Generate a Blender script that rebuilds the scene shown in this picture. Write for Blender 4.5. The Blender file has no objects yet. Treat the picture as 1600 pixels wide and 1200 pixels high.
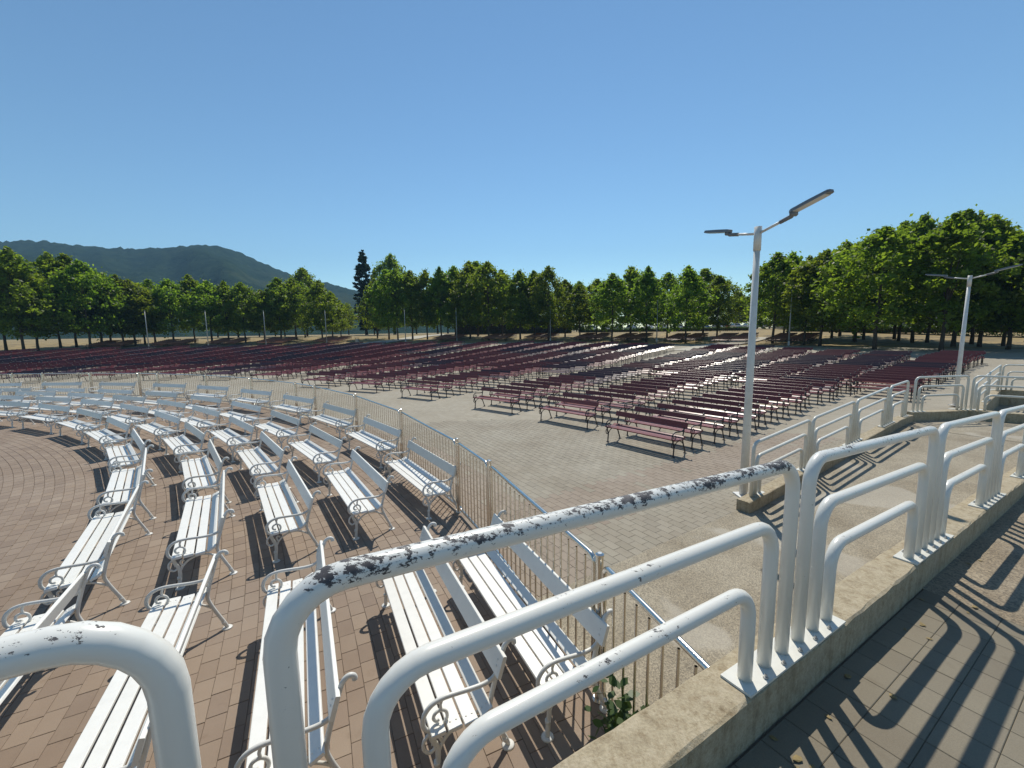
import bpy, math, random
import numpy as np
from mathutils import Matrix, Vector
random.seed(7); rng = np.random.default_rng(7)
R = math.radians
scene = bpy.context.scene
COL = scene.collection

# ------------------------------------------------------------------ camera
CAM_H = 3.1
pitch, roll = R(7.2), R(0.9)
fw = Vector((0, math.cos(pitch), -math.sin(pitch))); rt = Vector((1, 0, 0)); up = rt.cross(fw)
RT = rt*math.cos(roll) - up*math.sin(roll); UP = up*math.cos(roll) + rt*math.sin(roll)
cd = bpy.data.cameras.new('camera'); cam = bpy.data.objects.new('camera', cd); COL.objects.link(cam)
cd.sensor_fit = 'HORIZONTAL'; cd.sensor_width = 36; cd.lens = 36*650/1600
cd.clip_start = 0.05; cd.clip_end = 20000
m = Matrix.Identity(4)
for i in range(3):
    m[i][0] = RT[i]; m[i][1] = UP[i]; m[i][2] = -fw[i]
m.translation = (0, 0, CAM_H)
cam.matrix_world = m
scene.camera = cam

# ------------------------------------------------------------------ light
SUN_AZ, SUN_EL = R(11), R(54)          # azimuth measured from +Y towards +X
world = bpy.data.worlds.new('World'); scene.world = world; world.use_nodes = True
wn = world.node_tree; wn.nodes.clear()
wo = wn.nodes.new('ShaderNodeOutputWorld'); wb = wn.nodes.new('ShaderNodeBackground'); sk = wn.nodes.new('ShaderNodeTexSky')
sk.sky_type = 'NISHITA'; sk.sun_disc = False; sk.sun_elevation = SUN_EL; sk.sun_rotation = SUN_AZ
sk.altitude = 100; sk.air_density = 1.0; sk.dust_density = 0.0; sk.ozone_density = 2.0
wb.inputs['Strength'].default_value = 0.095
gm = wn.nodes.new('ShaderNodeGamma'); gm.inputs[1].default_value = 1.14
tn = wn.nodes.new('ShaderNodeMix'); tn.data_type = 'RGBA'; tn.blend_type = 'MULTIPLY'; tn.inputs[0].default_value = 1; tn.inputs[7].default_value = (.86, .98, .92, 1)
wn.links.new(sk.outputs[0], gm.inputs[0]); wn.links.new(gm.outputs[0], tn.inputs[6]); wn.links.new(tn.outputs[2], wb.inputs[0]); wn.links.new(wb.outputs[0], wo.inputs[0])
sl = bpy.data.lights.new('sun', 'SUN'); sl.energy = 4.4; sl.angle = R(0.53); sl.color = (1, .945, .84)
sun = bpy.data.objects.new('sun', sl); COL.objects.link(sun)
sd = Vector((math.sin(SUN_AZ)*math.cos(SUN_EL), math.cos(SUN_AZ)*math.cos(SUN_EL), math.sin(SUN_EL)))
sun.rotation_euler = sd.to_track_quat('Z', 'Y').to_euler(); sun.location = (0, 0, 40)
vs = scene.view_settings
vs.view_transform = 'Standard'; vs.look = 'None'; vs.exposure = 0.18; vs.gamma = 1; vs.use_curve_mapping = False

# ------------------------------------------------------------------ helpers
def ray(px, py):
    return fw + RT*((px-800)/650) + UP*((600-py)/650)

class MB:
    """collects vertices and faces of one mesh"""
    def __init__(s): s.v = []; s.f = []; s.m = []
    def add(s, v, f, mi=0):
        o = len(s.v); s.v += [tuple(p) for p in v]; s.f += [tuple(i+o for i in q) for q in f]; s.m += [mi]*len(f)
    def box(s, c, d, M=None, mi=0, bottom=True):
        x, y, z = (k/2 for k in d)
        v = [Vector((c[0]+i*x, c[1]+j*y, c[2]+k*z)) for k in (-1, 1) for j in (-1, 1) for i in (-1, 1)]
        if M is not None: v = [M @ p for p in v]
        f = [(4, 5, 7, 6), (0, 1, 5, 4), (1, 3, 7, 5), (3, 2, 6, 7), (2, 0, 4, 6)]
        if bottom: f.append((0, 2, 3, 1))
        s.add(v, f, mi)
    def tube(s, P, r, n=8, cap=True, mi=0, flat=1.0):
        P = [Vector(p) for p in P]; k = len(P)
        rr = r if isinstance(r, (list, tuple)) else [r]*k
        T = [((P[min(i+1, k-1)]-P[max(i-1, 0)]).normalized()) for i in range(k)]
        a = Vector((1, 0, 0)) if abs(T[0].x) < .9 else Vector((0, 1, 0))
        N = (a - T[0]*a.dot(T[0])).normalized(); v = []
        for i in range(k):
            N = (N - T[i]*N.dot(T[i])).normalized(); B = T[i].cross(N)
            for j in range(n):
                an = 2*math.pi*j/n
                v.append(P[i] + N*(math.cos(an)*rr[i]*flat) + B*(math.sin(an)*rr[i]))
        f = [(i*n+j, i*n+(j+1) % n, (i+1)*n+(j+1) % n, (i+1)*n+j) for i in range(k-1) for j in range(n)]
        if cap: f += [tuple(range(n-1, -1, -1)), tuple((k-1)*n+j for j in range(n))]
        s.add(v, f, mi)
    def disc(s, c, r, h, n=12, mi=0, r2=None):
        r2 = r if r2 is None else r2
        v = [(c[0]+r*math.cos(6.28319*j/n), c[1]+r*math.sin(6.28319*j/n), c[2]) for j in range(n)]
        v += [(c[0]+r2*math.cos(6.28319*j/n), c[1]+r2*math.sin(6.28319*j/n), c[2]+h) for j in range(n)]
        f = [(j, (j+1) % n, n+(j+1) % n, n+j) for j in range(n)] + [tuple(range(n, 2*n)), tuple(range(n-1, -1, -1))]
        s.add(v, f, mi)
    def mesh(s, name, mats, smooth=False):
        me = bpy.data.meshes.new(name); me.from_pydata(s.v, [], s.f)
        for mt in (mats if isinstance(mats, (list, tuple)) else [mats]): me.materials.append(mt)
        if any(s.m): me.polygons.foreach_set('material_index', s.m)
        if smooth: me.polygons.foreach_set('use_smooth', [True]*len(me.polygons))
        me.update(); return me

def link(name, data, parent=None, M=None):
    o = bpy.data.objects.new(name, data); COL.objects.link(o)
    if parent is not None: o.parent = parent
    if M is not None: o.matrix_basis = M
    return o
def tag(o, label=None, cat=None, group=None, kind=None):
    if label: o['label'] = label
    if cat: o['category'] = cat
    if group: o['group'] = group
    if kind: o['kind'] = kind
    return o
def empty(name, M): return link(name, None, None, M)
def copy_tree(o, parent=None):
    c = o.copy(); COL.objects.link(c)
    if parent is not None: c.parent = parent
    for ch in list(o.children): copy_tree(ch, c)
    return c
def place(x, y, z=0, rz=0, s=1):
    return Matrix.Translation((x, y, z)) @ Matrix.Rotation(rz, 4, 'Z') @ Matrix.Scale(s, 4)
def smooth_path(P, n=4):
    """Catmull-Rom through control points"""
    P = [Vector(p) for p in P]; out = []
    for i in range(len(P)-1):
        a, b, c, d = P[max(i-1, 0)], P[i], P[i+1], P[min(i+2, len(P)-1)]
        for k in range(n):
            t = k/n
            out.append(.5*((2*b)+(c-a)*t+(2*a-5*b+4*c-d)*t*t+(3*b-a-3*c+d)*t**3))
    out.append(P[-1]); return out

# ------------------------------------------------------------------ materials
def mat(name):
    mt = bpy.data.materials.new(name); mt.use_nodes = True
    nt = mt.node_tree; bs = nt.nodes['Principled BSDF']; return mt, nt, bs
def N(nt, t, **kw):
    n = nt.nodes.new(t)
    for k, v in kw.items():
        if k.startswith('i_'):
            n.inputs[k[2:].replace('_', ' ')].default_value = v
        else: setattr(n, k, v)
    return n
def noise(nt, vec, scale, detail=4, rough=.55):
    n = N(nt, 'ShaderNodeTexNoise'); n.inputs['Scale'].default_value = scale; n.inputs['Detail'].default_value = detail
    n.inputs['Roughness'].default_value = rough
    if vec is not None: nt.links.new(vec, n.inputs['Vector'])
    return n.outputs['Fac']
def ramp(nt, fac, stops):
    r = N(nt, 'ShaderNodeValToRGB'); e = r.color_ramp.elements
    while len(e) < len(stops): e.new(.5)
    for k, (p, c) in enumerate(stops):
        e[k].position = p; e[k].color = (*c, 1) if len(c) == 3 else c
    nt.links.new(fac, r.inputs[0]); return r.outputs[0]
def mixc(nt, fac, a, b, mode='MIX'):
    n = N(nt, 'ShaderNodeMix', data_type='RGBA', blend_type=mode)
    for s, v in ((0, fac), (6, a), (7, b)):
        if hasattr(v, 'is_linked') or hasattr(v, 'node'): nt.links.new(v, n.inputs[s])
        else: n.inputs[s].default_value = v if s == 0 else ((*v, 1) if len(v) == 3 else v)
    return n.outputs[2]
def mth(nt, op, a, b=None, clamp=False):
    n = N(nt, 'ShaderNodeMath', operation=op, use_clamp=clamp)
    for s, v in ((0, a), (1, b)):
        if v is None: continue
        if hasattr(v, 'node'): nt.links.new(v, n.inputs[s])
        else: n.inputs[s].default_value = v
    return n.outputs[0]
def bump(nt, bs, h, strength=.3, dist=.01):
    b = N(nt, 'ShaderNodeBump'); b.inputs['Strength'].default_value = strength; b.inputs['Distance'].default_value = dist
    nt.links.new(h, b.inputs['Height']); nt.links.new(b.outputs[0], bs.inputs['Normal'])
def objco(nt): return N(nt, 'ShaderNodeTexCoord').outputs['Object']
def geoco(nt): return N(nt, 'ShaderNodeNewGeometry').outputs['Position']

def simple(name, col, rough=.6, metal=0, var=.12, scale=6, bmp=0, world=False):
    mt, nt, bs = mat(name); co = geoco(nt) if world else objco(nt)
    f = noise(nt, co, scale, 5)
    c = ramp(nt, f, [(.25, tuple(k*(1-var) for k in col)), (.75, tuple(min(1, k*(1+var)) for k in col))])
    nt.links.new(c, bs.inputs['Base Color']); bs.inputs['Roughness'].default_value = rough; bs.inputs['Metallic'].default_value = metal
    if bmp: bump(nt, bs, f, bmp)
    return mt

def paver_mat(name, cols, from_object):
    """concrete block paver: the tone varies from block to block"""
    mt, nt, bs = mat(name); co = geoco(nt)
    if from_object: t = N(nt, 'ShaderNodeObjectInfo').outputs['Random']
    else: t = N(nt, 'ShaderNodeAttribute', attribute_name='tone').outputs['Fac']
    c = ramp(nt, t, [(k/(len(cols)-1), cc) for k, cc in enumerate(cols)])
    big = noise(nt, co, .7, 5, .6); c = mixc(nt, ramp(nt, big, [(.35, (0, 0, 0)), (.7, (1, 1, 1))]), c, (.80, .76, .72), 'MULTIPLY')
    fine = noise(nt, co, 160, 3, .7); c = mixc(nt, .5, c, ramp(nt, fine, [(.3, (.62, .62, .62)), (.7, (1, 1, 1))]), 'MULTIPLY')
    st = noise(nt, co, 5, 6, .7); c = mixc(nt, ramp(nt, st, [(.6, (0, 0, 0)), (.78, (.6, .6, .6))]), c, (.62, .55, .48), 'MULTIPLY')
    nt.links.new(c, bs.inputs['Base Color']); bs.inputs['Roughness'].default_value = .85
    bump(nt, bs, fine, .35, .004); return mt

BROWN = [(.275, .207, .153), (.315, .242, .18), (.295, .222, .166), (.338, .262, .195), (.262, .197, .148), (.322, .242, .175)]
GREY = [(.300, .268, .205), (.335, .300, .232), (.318, .282, .218), (.350, .314, .245), (.290, .258, .200)]
PINK = [(.300, .245, .188), (.33, .272, .21), (.315, .258, .20), (.295, .238, .182)]
M_brown_o, M_brown_s = paver_mat('brown paver', BROWN, True), paver_mat('brown pavers', BROWN, False)
M_grey_o, M_grey_s = paver_mat('beige paver', GREY, True), paver_mat('beige pavers', GREY, False)
M_pink_o, M_pink_s = paver_mat('rosy paver', PINK, True), paver_mat('rosy pavers', PINK, False)
M_slab = paver_mat('ramp slab', [(.195, .168, .122), (.225, .195, .14), (.21, .18, .13)], True)

M_joint = simple('joint sand', (.17, .125, .09), .95, 0, .3, 30, 0, True)

TH = R(32.58); E_ = Vector((math.cos(TH), math.sin(TH), 0)); N_ = Vector((-math.sin(TH), math.cos(TH), 0)); P1 = Vector((1.353, 1.879, 0))
def W(u, v, z=0.0): return P1 + E_*u + N_*v + Vector((0, 0, z))
def toUV(x, y):
    d = Vector((x, y, 0)) - P1; return d.dot(E_), d.dot(N_)

# plaza paving that is too far away to tell the blocks apart
M_plaza, nt, bs = mat('plaza paving')
co = geoco(nt); mp = N(nt, 'ShaderNodeMapping'); nt.links.new(co, mp.inputs['Vector']); mp.inputs['Rotation'].default_value = (0, 0, -(TH+R(90)))
bk = N(nt, 'ShaderNodeTexBrick'); nt.links.new(mp.outputs[0], bk.inputs['Vector'])
bk.inputs['Scale'].default_value = 1; bk.inputs['Brick Width'].default_value = .25; bk.inputs['Row Height'].default_value = .15
bk.inputs['Mortar Size'].default_value = .005; bk.inputs['Mortar Smooth'].default_value = .3
bk.inputs['Color1'].default_value = (.300, .268, .205, 1); bk.inputs['Color2'].default_value = (.345, .31, .242, 1); bk.inputs['Mortar'].default_value = (.245, .215, .165, 1)
big = noise(nt, co, .35, 6, .6)
c = mixc(nt, ramp(nt, big, [(.35, (0, 0, 0)), (.7, (1, 1, 1))]), bk.outputs[0], (.82, .79, .75), 'MULTIPLY')
st = noise(nt, co, 1.6, 6, .7); c = mixc(nt, ramp(nt, st, [(.58, (0, 0, 0)), (.8, (.7, .7, .7))]), c, (.70, .64, .58), 'MULTIPLY')
nt.links.new(c, bs.inputs['Base Color']); bs.inputs['Roughness'].default_value = .85

# washed concrete of the ramps
def concrete(name, a, b, peb=1.0):
    mt, nt, bs = mat(name); co = geoco(nt)
    vo = N(nt, 'ShaderNodeTexVoronoi'); vo.inputs['Scale'].default_value = 85; nt.links.new(co, vo.inputs['Vector'])
    f = noise(nt, co, 120, 3, .7); big = noise(nt, co, 1.1, 6, .6)
    c = ramp(nt, f, [(.3, a), (.7, b)])
    c = mixc(nt, .6*peb, c, ramp(nt, vo.outputs['Color'], [(.15, (.30, .27, .24)), (.5, (.9, .88, .85)), (.85, (1.5, 1.45, 1.36))]), 'MULTIPLY')
    c = mixc(nt, ramp(nt, big, [(.42, (0, 0, 0)), (.66, (1, 1, 1))]), c, (.74, .71, .67), 'MULTIPLY')
    pt = noise(nt, co, .8, 3, .4); c = mixc(nt, ramp(nt, pt, [(.60, (0, 0, 0)), (.64, (.5, .5, .5))]), c, (.42, .385, .32))
    nt.links.new(c, bs.inputs['Base Color']); bs.inputs['Roughness'].default_value = .9
    bump(nt, bs, vo.outputs['Distance'], .35*peb, .01); return mt
M_conc = concrete('washed concrete', (.265, .232, .172), (.365, .322, .245), .85)
M_concR = concrete('upper ramp concrete', (.23, .19, .135), (.33, .275, .20))

# painted curb
M_curb, nt, bs = mat('curb plaster'); co = geoco(nt)
f = noise(nt, co, 13, 8, .72)
c = ramp(nt, f, [(.30, (.29, .235, .155)), (.48, (.40, .335, .225)), (.70, (.47, .40, .285))])
st = noise(nt, co, 22, 6, .75); c = mixc(nt, ramp(nt, st, [(.52, (0, 0, 0)), (.68, (.8, .8, .8))]), c, (.62, .55, .46), 'MULTIPLY')
wv = noise(nt, co, 2.5, 4, .6); c = mixc(nt, ramp(nt, wv, [(.55, (0, 0, 0)), (.75, (.7, .7, .7))]), c, (.42, .36, .27))
mp = N(nt, 'ShaderNodeMapping'); nt.links.new(co, mp.inputs['Vector']); mp.inputs['Scale'].default_value = (9, 9, 1.2)
sk_ = noise(nt, mp.outputs[0], 1.6, 6, .7); c = mixc(nt, ramp(nt, sk_, [(.50, (0, 0, 0)), (.66, (.75, .75, .75))]), c, (.66, .60, .52), 'MULTIPLY')
gr_ = noise(nt, co, 90, 4, .75); c = mixc(nt, .6, c, ramp(nt, gr_, [(.35, (.66, .64, .6)), (.6, (1.06, 1.06, 1.06))]), 'MULTIPLY')
nt.links.new(c, bs.inputs['Base Color']); bs.inputs['Roughness'].default_value = .92; bump(nt, bs, gr_, .7, .006)

# white paint
def white_paint(name, col=(.74, .74, .70), rough=.32, dirt=.5):
    mt, nt, bs = mat(name); co = objco(nt)
    f = noise(nt, co, 9, 6, .65)
    c = mixc(nt, ramp(nt, f, [(.45, (0, 0, 0)), (.8, (dirt, dirt, dirt))]), col, tuple(k*.80 for k in col))
    rd = N(nt, 'ShaderNodeObjectInfo').outputs['Random']
    c = mixc(nt, 1.0, c, ramp(nt, rd, [(0, (.88, .86, .82)), (.5, (1, 1, 1)), (1, (.96, .96, .94))]), 'MULTIPLY')
    sp = noise(nt, co, 38, 5, .7); c = mixc(nt, ramp(nt, sp, [(.66, (0, 0, 0)), (.74, (dirt, dirt, dirt))]), c, (.36, .32, .26))
    nt.links.new(c, bs.inputs['Base Color']); bs.inputs['Roughness'].default_value = rough; return mt
M_white = white_paint('white bench paint', (.80, .785, .735), .42, .45)
M_iron_w = white_paint('white cast iron', (.70, .69, .65), .42, .7)
M_rail = white_paint('white rail paint', (.70, .69, .63), .34, .6)
M_lampw = white_paint('white lamp paint', (.70, .69, .66), .4, .95)

# white paint with chips down to dark primer; "wear" says how handled the tube is
M_worn, nt, bs = mat('chipped white paint'); co = geoco(nt)
wa = N(nt, 'ShaderNodeAttribute', attribute_name='wear').outputs['Fac']
mp = N(nt, 'ShaderNodeMapping'); nt.links.new(co, mp.inputs['Vector']); mp.inputs['Rotation'].default_value = (0, 0, -TH); mp.inputs['Scale'].default_value = (.65, 1.3, 1.3)
n1 = noise(nt, mp.outputs[0], 44, 8, .74); n2 = noise(nt, mp.outputs[0], 4.2, 4, .6)
n3 = noise(nt, co, 95, 3, .6)
sc = mth(nt, 'ADD', mth(nt, 'MULTIPLY', n1, .78), mth(nt, 'MULTIPLY', n2, .40))
sc = mth(nt, 'ADD', sc, mth(nt, 'MULTIPLY', wa, .20))
chip = mth(nt, 'GREATER_THAN', sc, .795)
fleck = mth(nt, 'MULTIPLY', mth(nt, 'GREATER_THAN', n3, .66), mth(nt, 'GREATER_THAN', wa, .5))
mask = mth(nt, 'MAXIMUM', chip, fleck)
pc = ramp(nt, noise(nt, co, 40, 3), [(.3, (.035, .035, .042)), (.55, (.07, .065, .07)), (.8, (.20, .19, .18))])
c = mixc(nt, mask, (.71, .70, .65), pc)
nt.links.new(c, bs.inputs['Base Color'])
nt.links.new(mth(nt, 'ADD', mth(nt, 'MULTIPLY', mask, .4), .28), bs.inputs['Roughness'])
bump(nt, bs, mth(nt, 'SUBTRACT', 1.0, mask), .6, .0015)

M_steel = simple('stainless steel', (.70, .665, .60), .22, 1.0, .08, 8)
M_zinc = simple('zinc bolt', (.45, .45, .44), .45, .8, .1, 20)
M_dark = simple('dark gap', (.03, .03, .03), .9)
M_iron_d = simple('dark cast iron', (.028, .028, .032), .5, .3, .2, 10)
def wood_paint(name, a, b, rough=.36):
    mt, nt, bs = mat(name); co = objco(nt)
    r = N(nt, 'ShaderNodeObjectInfo').outputs['Random']
    mp = N(nt, 'ShaderNodeMapping'); nt.links.new(co, mp.inputs['Vector']); mp.inputs['Scale'].default_value = (1.5, 30, 30)
    g = noise(nt, mp.outputs[0], 2, 5, .6)
    c = mixc(nt, r, a, b); c = mixc(nt, .5, c, ramp(nt, g, [(.3, (.55, .55, .55)), (.7, (1.1, 1.1, 1.1))]), 'MULTIPLY')
    nt.links.new(c, bs.inputs['Base Color']); bs.inputs['Roughness'].default_value = rough; return mt
M_maroon = wood_paint('maroon wood paint', (.175, .028, .024), (.23, .050, .040))
M_plum = wood_paint('dark brown wood paint', (.068, .026, .032), (.11, .034, .038))
M_russet = wood_paint('russet wood', (.21, .075, .03), (.16, .06, .03), .55)
M_glass = simple('lamp glass', (.5, .5, .48), .15)
M_lamph = simple('lamp head grey', (.17, .18, .19), .45, .2)
M_galv = simple('galvanised post', (.36, .38, .38), .5, .4, .1, 5)

# leaves
def leaf_mat(name, a, b, trans):
    mt, nt, bs = mat(name)
    t = N(nt, 'ShaderNodeAttribute', attribute_name='tone').outputs['Fac']
    r = N(nt, 'ShaderNodeObjectInfo').outputs['Random']
    c = mixc(nt, t, a, b)
    hs = N(nt, 'ShaderNodeHueSaturation'); nt.links.new(c, hs.inputs['Color'])
    nt.links.new(mth(nt, 'ADD', mth(nt, 'MULTIPLY', r, .03), .485), hs.inputs['Hue'])
    nt.links.new(mth(nt, 'ADD', mth(nt, 'MULTIPLY', r, .35), .82), hs.inputs['Value'])
    nt.links.new(hs.outputs[0], bs.inputs['Base Color']); bs.inputs['Roughness'].default_value = .5
    tr = N(nt, 'ShaderNodeBsdfTranslucent'); tc = mixc(nt, 1.0, hs.outputs[0], (2.1, 2.0, 1.1), 'MULTIPLY'); nt.links.new(tc, tr.inputs['Color'])
    mx = N(nt, 'ShaderNodeMixShader'); mx.inputs[0].default_value = trans
    nt.links.new(bs.outputs[0], mx.inputs[1]); nt.links.new(tr.outputs[0], mx.inputs[2])
    nt.links.new(mx.outputs[0], nt.nodes['Material Output'].inputs['Surface']); return mt
M_leaf = leaf_mat('plane tree leaf', (.066, .118, .014), (.15, .210, .026), .63)
M_leafd = leaf_mat('dark conifer leaf', (.014, .034, .012), (.03, .06, .02), .12)
M_hedge = leaf_mat('hedge leaf', (.04, .09, .012), (.10, .17, .03), .3)
M_bark = simple('bark', (.075, .058, .042), .9, 0, .3, 12, .5)
M_grass = None
M_grass, nt, bs = mat('dry grass'); co = geoco(nt)
f = noise(nt, co, .12, 6, .65); f2 = noise(nt, co, 3.0, 5, .7)
c = ramp(nt, f, [(.35, (.24, .175, .085)), (.55, (.36, .265, .115)), (.72, (.17, .16, .065))])
c = mixc(nt, .6, c, ramp(nt, f2, [(.3, (.6, .58, .5)), (.7, (1.1, 1.1, 1.05))]), 'MULTIPLY')
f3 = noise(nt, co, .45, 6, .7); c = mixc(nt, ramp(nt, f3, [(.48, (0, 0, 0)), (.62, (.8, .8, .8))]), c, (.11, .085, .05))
nt.links.new(c, bs.inputs['Base Color']); bs.inputs['Roughness'].default_value = .95
M_path = simple('pale path', (.42, .385, .32), .9, 0, .12, .6, 0, True)
M_hill, nt, bs = mat('forested hill'); co = geoco(nt)
f = noise(nt, co, .05, 8, .7); f2 = noise(nt, co, .0035, 5, .6)
c = ramp(nt, f, [(.3, (.010, .022, .014)), (.55, (.026, .046, .026)), (.75, (.05, .074, .036))])
c = mixc(nt, ramp(nt, f2, [(.55, (0, 0, 0)), (.7, (.7, .7, .7))]), c, (.075, .085, .04))
nt.links.new(c, bs.inputs['Base Color']); bs.inputs['Roughness'].default_value = 1; bs.inputs['Specular IOR Level'].default_value = 0
bump(nt, bs, f, 1.0, 7)

# ------------------------------------------------------------------ terrain
C1 = Vector((-26.44, -6.52, 0)); RF = 28.80          # steel fence circle
CW = Vector((-26.0, -8.7, 0))                         # centre of the white benches and the brown paving
C2 = Vector((-24.5, -12.0, 0))                        # centre of the red bench fan
ZP = [(0, 0), (50, 0), (90, 1.05), (97, 1.5), (110, 2.3), (140, 2.75), (400, 2.9), (9000, 2.9)]
def zr(r):
    for (a, za), (b, zb) in zip(ZP, ZP[1:]):
        if r <= b: return za+(zb-za)*(r-a)/(b-a)
    return ZP[-1][1]
def zt(x, y): return zr(math.hypot(x-C2.x, y-C2.y))
def hit(px, py, maxr=1e9):
    d = ray(px, py); h = math.hypot(d.x, d.y); d = d/h; s = 3.0
    while s < 400:
        x, y, z = d.x*s, d.y*s, CAM_H+d.z*s
        r = math.hypot(x-C2.x, y-C2.y)
        if z <= zr(r) or r > maxr: return x, y, zr(r)
        s += .1
    return x, y, zr(r)
def polar_sheet(name, radii, a0, a1, na, mt, dz, kind='structure', rmax=None):
    v = []; f = []
    for i, r in enumerate(radii):
        for k in range(na+1):
            a = a0+(a1-a0)*k/na; rr = r
            if rmax: rr = r*rmax(a)
            v.append((C2.x+rr*math.cos(a), C2.y+rr*math.sin(a), zr(rr)+dz))
    for i in range(len(radii)-1):
        for k in range(na):
            q = i*(na+1)+k; f.append((q, q+na+1, q+na+2, q+1))
    b = MB(); b.add(v, f); o = link(name, b.mesh(name, mt)); tag(o, kind=kind); return o
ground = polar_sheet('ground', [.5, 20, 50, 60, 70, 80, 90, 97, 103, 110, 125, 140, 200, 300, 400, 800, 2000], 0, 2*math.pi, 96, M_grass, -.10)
R_OUT = [(20, 86), (35, 84), (45, 84), (58, 86), (70, 91), (92, 91), (115, 90), (160, 90)]
def interp(tab, x):
    if x <= tab[0][0]: return tab[0][1]
    for (a, va), (b, vb) in zip(tab, tab[1:]):
        if x <= b: return va+(vb-va)*(x-a)/(b-a)
    return tab[-1][1]
plaza = polar_sheet('plaza', [.01, .2, .4, .58, .65, .7, .75, .8, .85, .9, .95, 1.0], R(-20), R(170), 96, M_plaza, -.014, rmax=lambda a: interp(R_OUT, math.degrees(a)))

# paths climbing from the plaza between the trees
def strip(name, pts, w, mt, dz=.03):
    v = []; f = []; P = []
    for k in range(len(pts)-1):
        for t in range(6): P.append(Vector(pts[k]).lerp(Vector(pts[k+1]), t/6))
    P.append(Vector(pts[-1]))
    for i, p in enumerate(P):
        d = (P[min(i+1, len(P)-1)]-P[max(i-1, 0)]).normalized(); n = Vector((-d.y, d.x))
        for s in (-.5, 0, .5):
            q = p+n*(w*s); v.append((q.x, q.y, zt(q.x, q.y)+dz))
    for i in range(len(P)-1):
        for j in (0, 1): f.append((i*3+j, i*3+j+1, (i+1)*3+j+1, (i+1)*3+j))
    b = MB(); b.add(v, f); return tag(link(name, b.mesh(name, mt)), kind='structure')
def pxy(px, py, mr=1e9):
    x, y, z = hit(px, py, mr); return (x, y)
strip('path', [pxy(1075, 548), pxy(1130, 538), pxy(1185, 527, 115)], 4.0, M_path)
strip('path', [pxy(545, 545), pxy(585, 536), pxy(640, 529), pxy(700, 522, 130)], 4.5, M_path)

# ------------------------------------------------------------------ pavers
def paver_mesh(name, lx, ly, mt, h=.010, ch=.0025):
    b = MB(); x, y = lx/2, ly/2
    v = [(-x, -y, -h), (x, -y, -h), (x, y, -h), (-x, y, -h), (-x, -y, -ch), (x, -y, -ch), (x, y, -ch), (-x, y, -ch),
         (-x+ch, -y+ch, 0), (x-ch, -y+ch, 0), (x-ch, y-ch, 0), (-x+ch, y-ch, 0)]
    f = [(8, 9, 10, 11)]
    for a in (0, 4): f += [(a+i, a+(i+1) % 4, a+4+(i+1) % 4, a+4+i) for i in range(4)]
    b.add(v, f); return b.mesh(name, mt)
def pavers_joined(name, items, mt, lx, ly, parent, h=.010, ch=.0025):
    """items: (x, y, z, rz) -> one mesh with a tone per block"""
    x, y = lx/2, ly/2
    base = np.array([(-x, -y, -h), (x, -y, -h), (x, y, -h), (-x, y, -h), (-x+ch, -y+ch, 0), (x-ch, -y+ch, 0), (x-ch, y-ch, 0), (-x+ch, y-ch, 0)])
    F = np.array([(4, 5, 6, 7), (0, 1, 5, 4), (1, 2, 6, 5), (2, 3, 7, 6), (3, 0, 4, 7)])
    A = np.array(items); n = len(A); c, s = np.cos(A[:, 3]), np.sin(A[:, 3])
    V = np.empty((n, 8, 3))
    V[:, :, 0] = A[:, 0, None]+c[:, None]*base[:, 0]-s[:, None]*base[:, 1]
    V[:, :, 1] = A[:, 1, None]+s[:, None]*base[:, 0]+c[:, None]*base[:, 1]
    V[:, :, 2] = A[:, 2, None]+base[:, 2]
    FF = F[None]+np.arange(n)[:, None, None]*8
    me = bpy.data.meshes.new(name); me.vertices.add(n*8); me.vertices.foreach_set('co', V.ravel())
    me.loops.add(n*20); me.loops.foreach_set('vertex_index', FF.ravel().astype(np.int32))
    me.polygons.add(n*5); me.polygons.foreach_set('loop_start', np.arange(0, n*20, 4, dtype=np.int32))
    me.update(calc_edges=True); me.polygons.foreach_set('use_smooth', [False]*len(me.polygons))
    at = me.attributes.new('tone', 'FLOAT', 'FACE'); at.data.foreach_set('value', np.repeat(rng.random(n), 5).astype(np.float32))
    me.materials.append(mt); o = link(name, me, parent); o['kind'] = 'stuff'; return o
def in_view(x, y, z=0, mrg=60):
    v = Vector((x, y, z-CAM_H)); d = v.dot(fw)
    if d < .3: return False
    px = 800+650*v.dot(RT)/d; py = 600-650*v.dot(UP)/d
    return -mrg < px < 1600+mrg and -mrg < py < 1200+mrg
def lay(items, n_obj, name, mo, ms, lx, ly, parent, nm_stuff):
    items.sort(key=lambda t: t[0]**2+t[1]**2)
    me = paver_mesh(name, lx, ly, mo)
    for (x, y, z, rz) in items[:n_obj]: link(name, me, parent, place(x, y, z, rz))
    if len(items) > n_obj: pavers_joined(nm_stuff, items[n_obj:], ms, lx, ly, parent)

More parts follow.
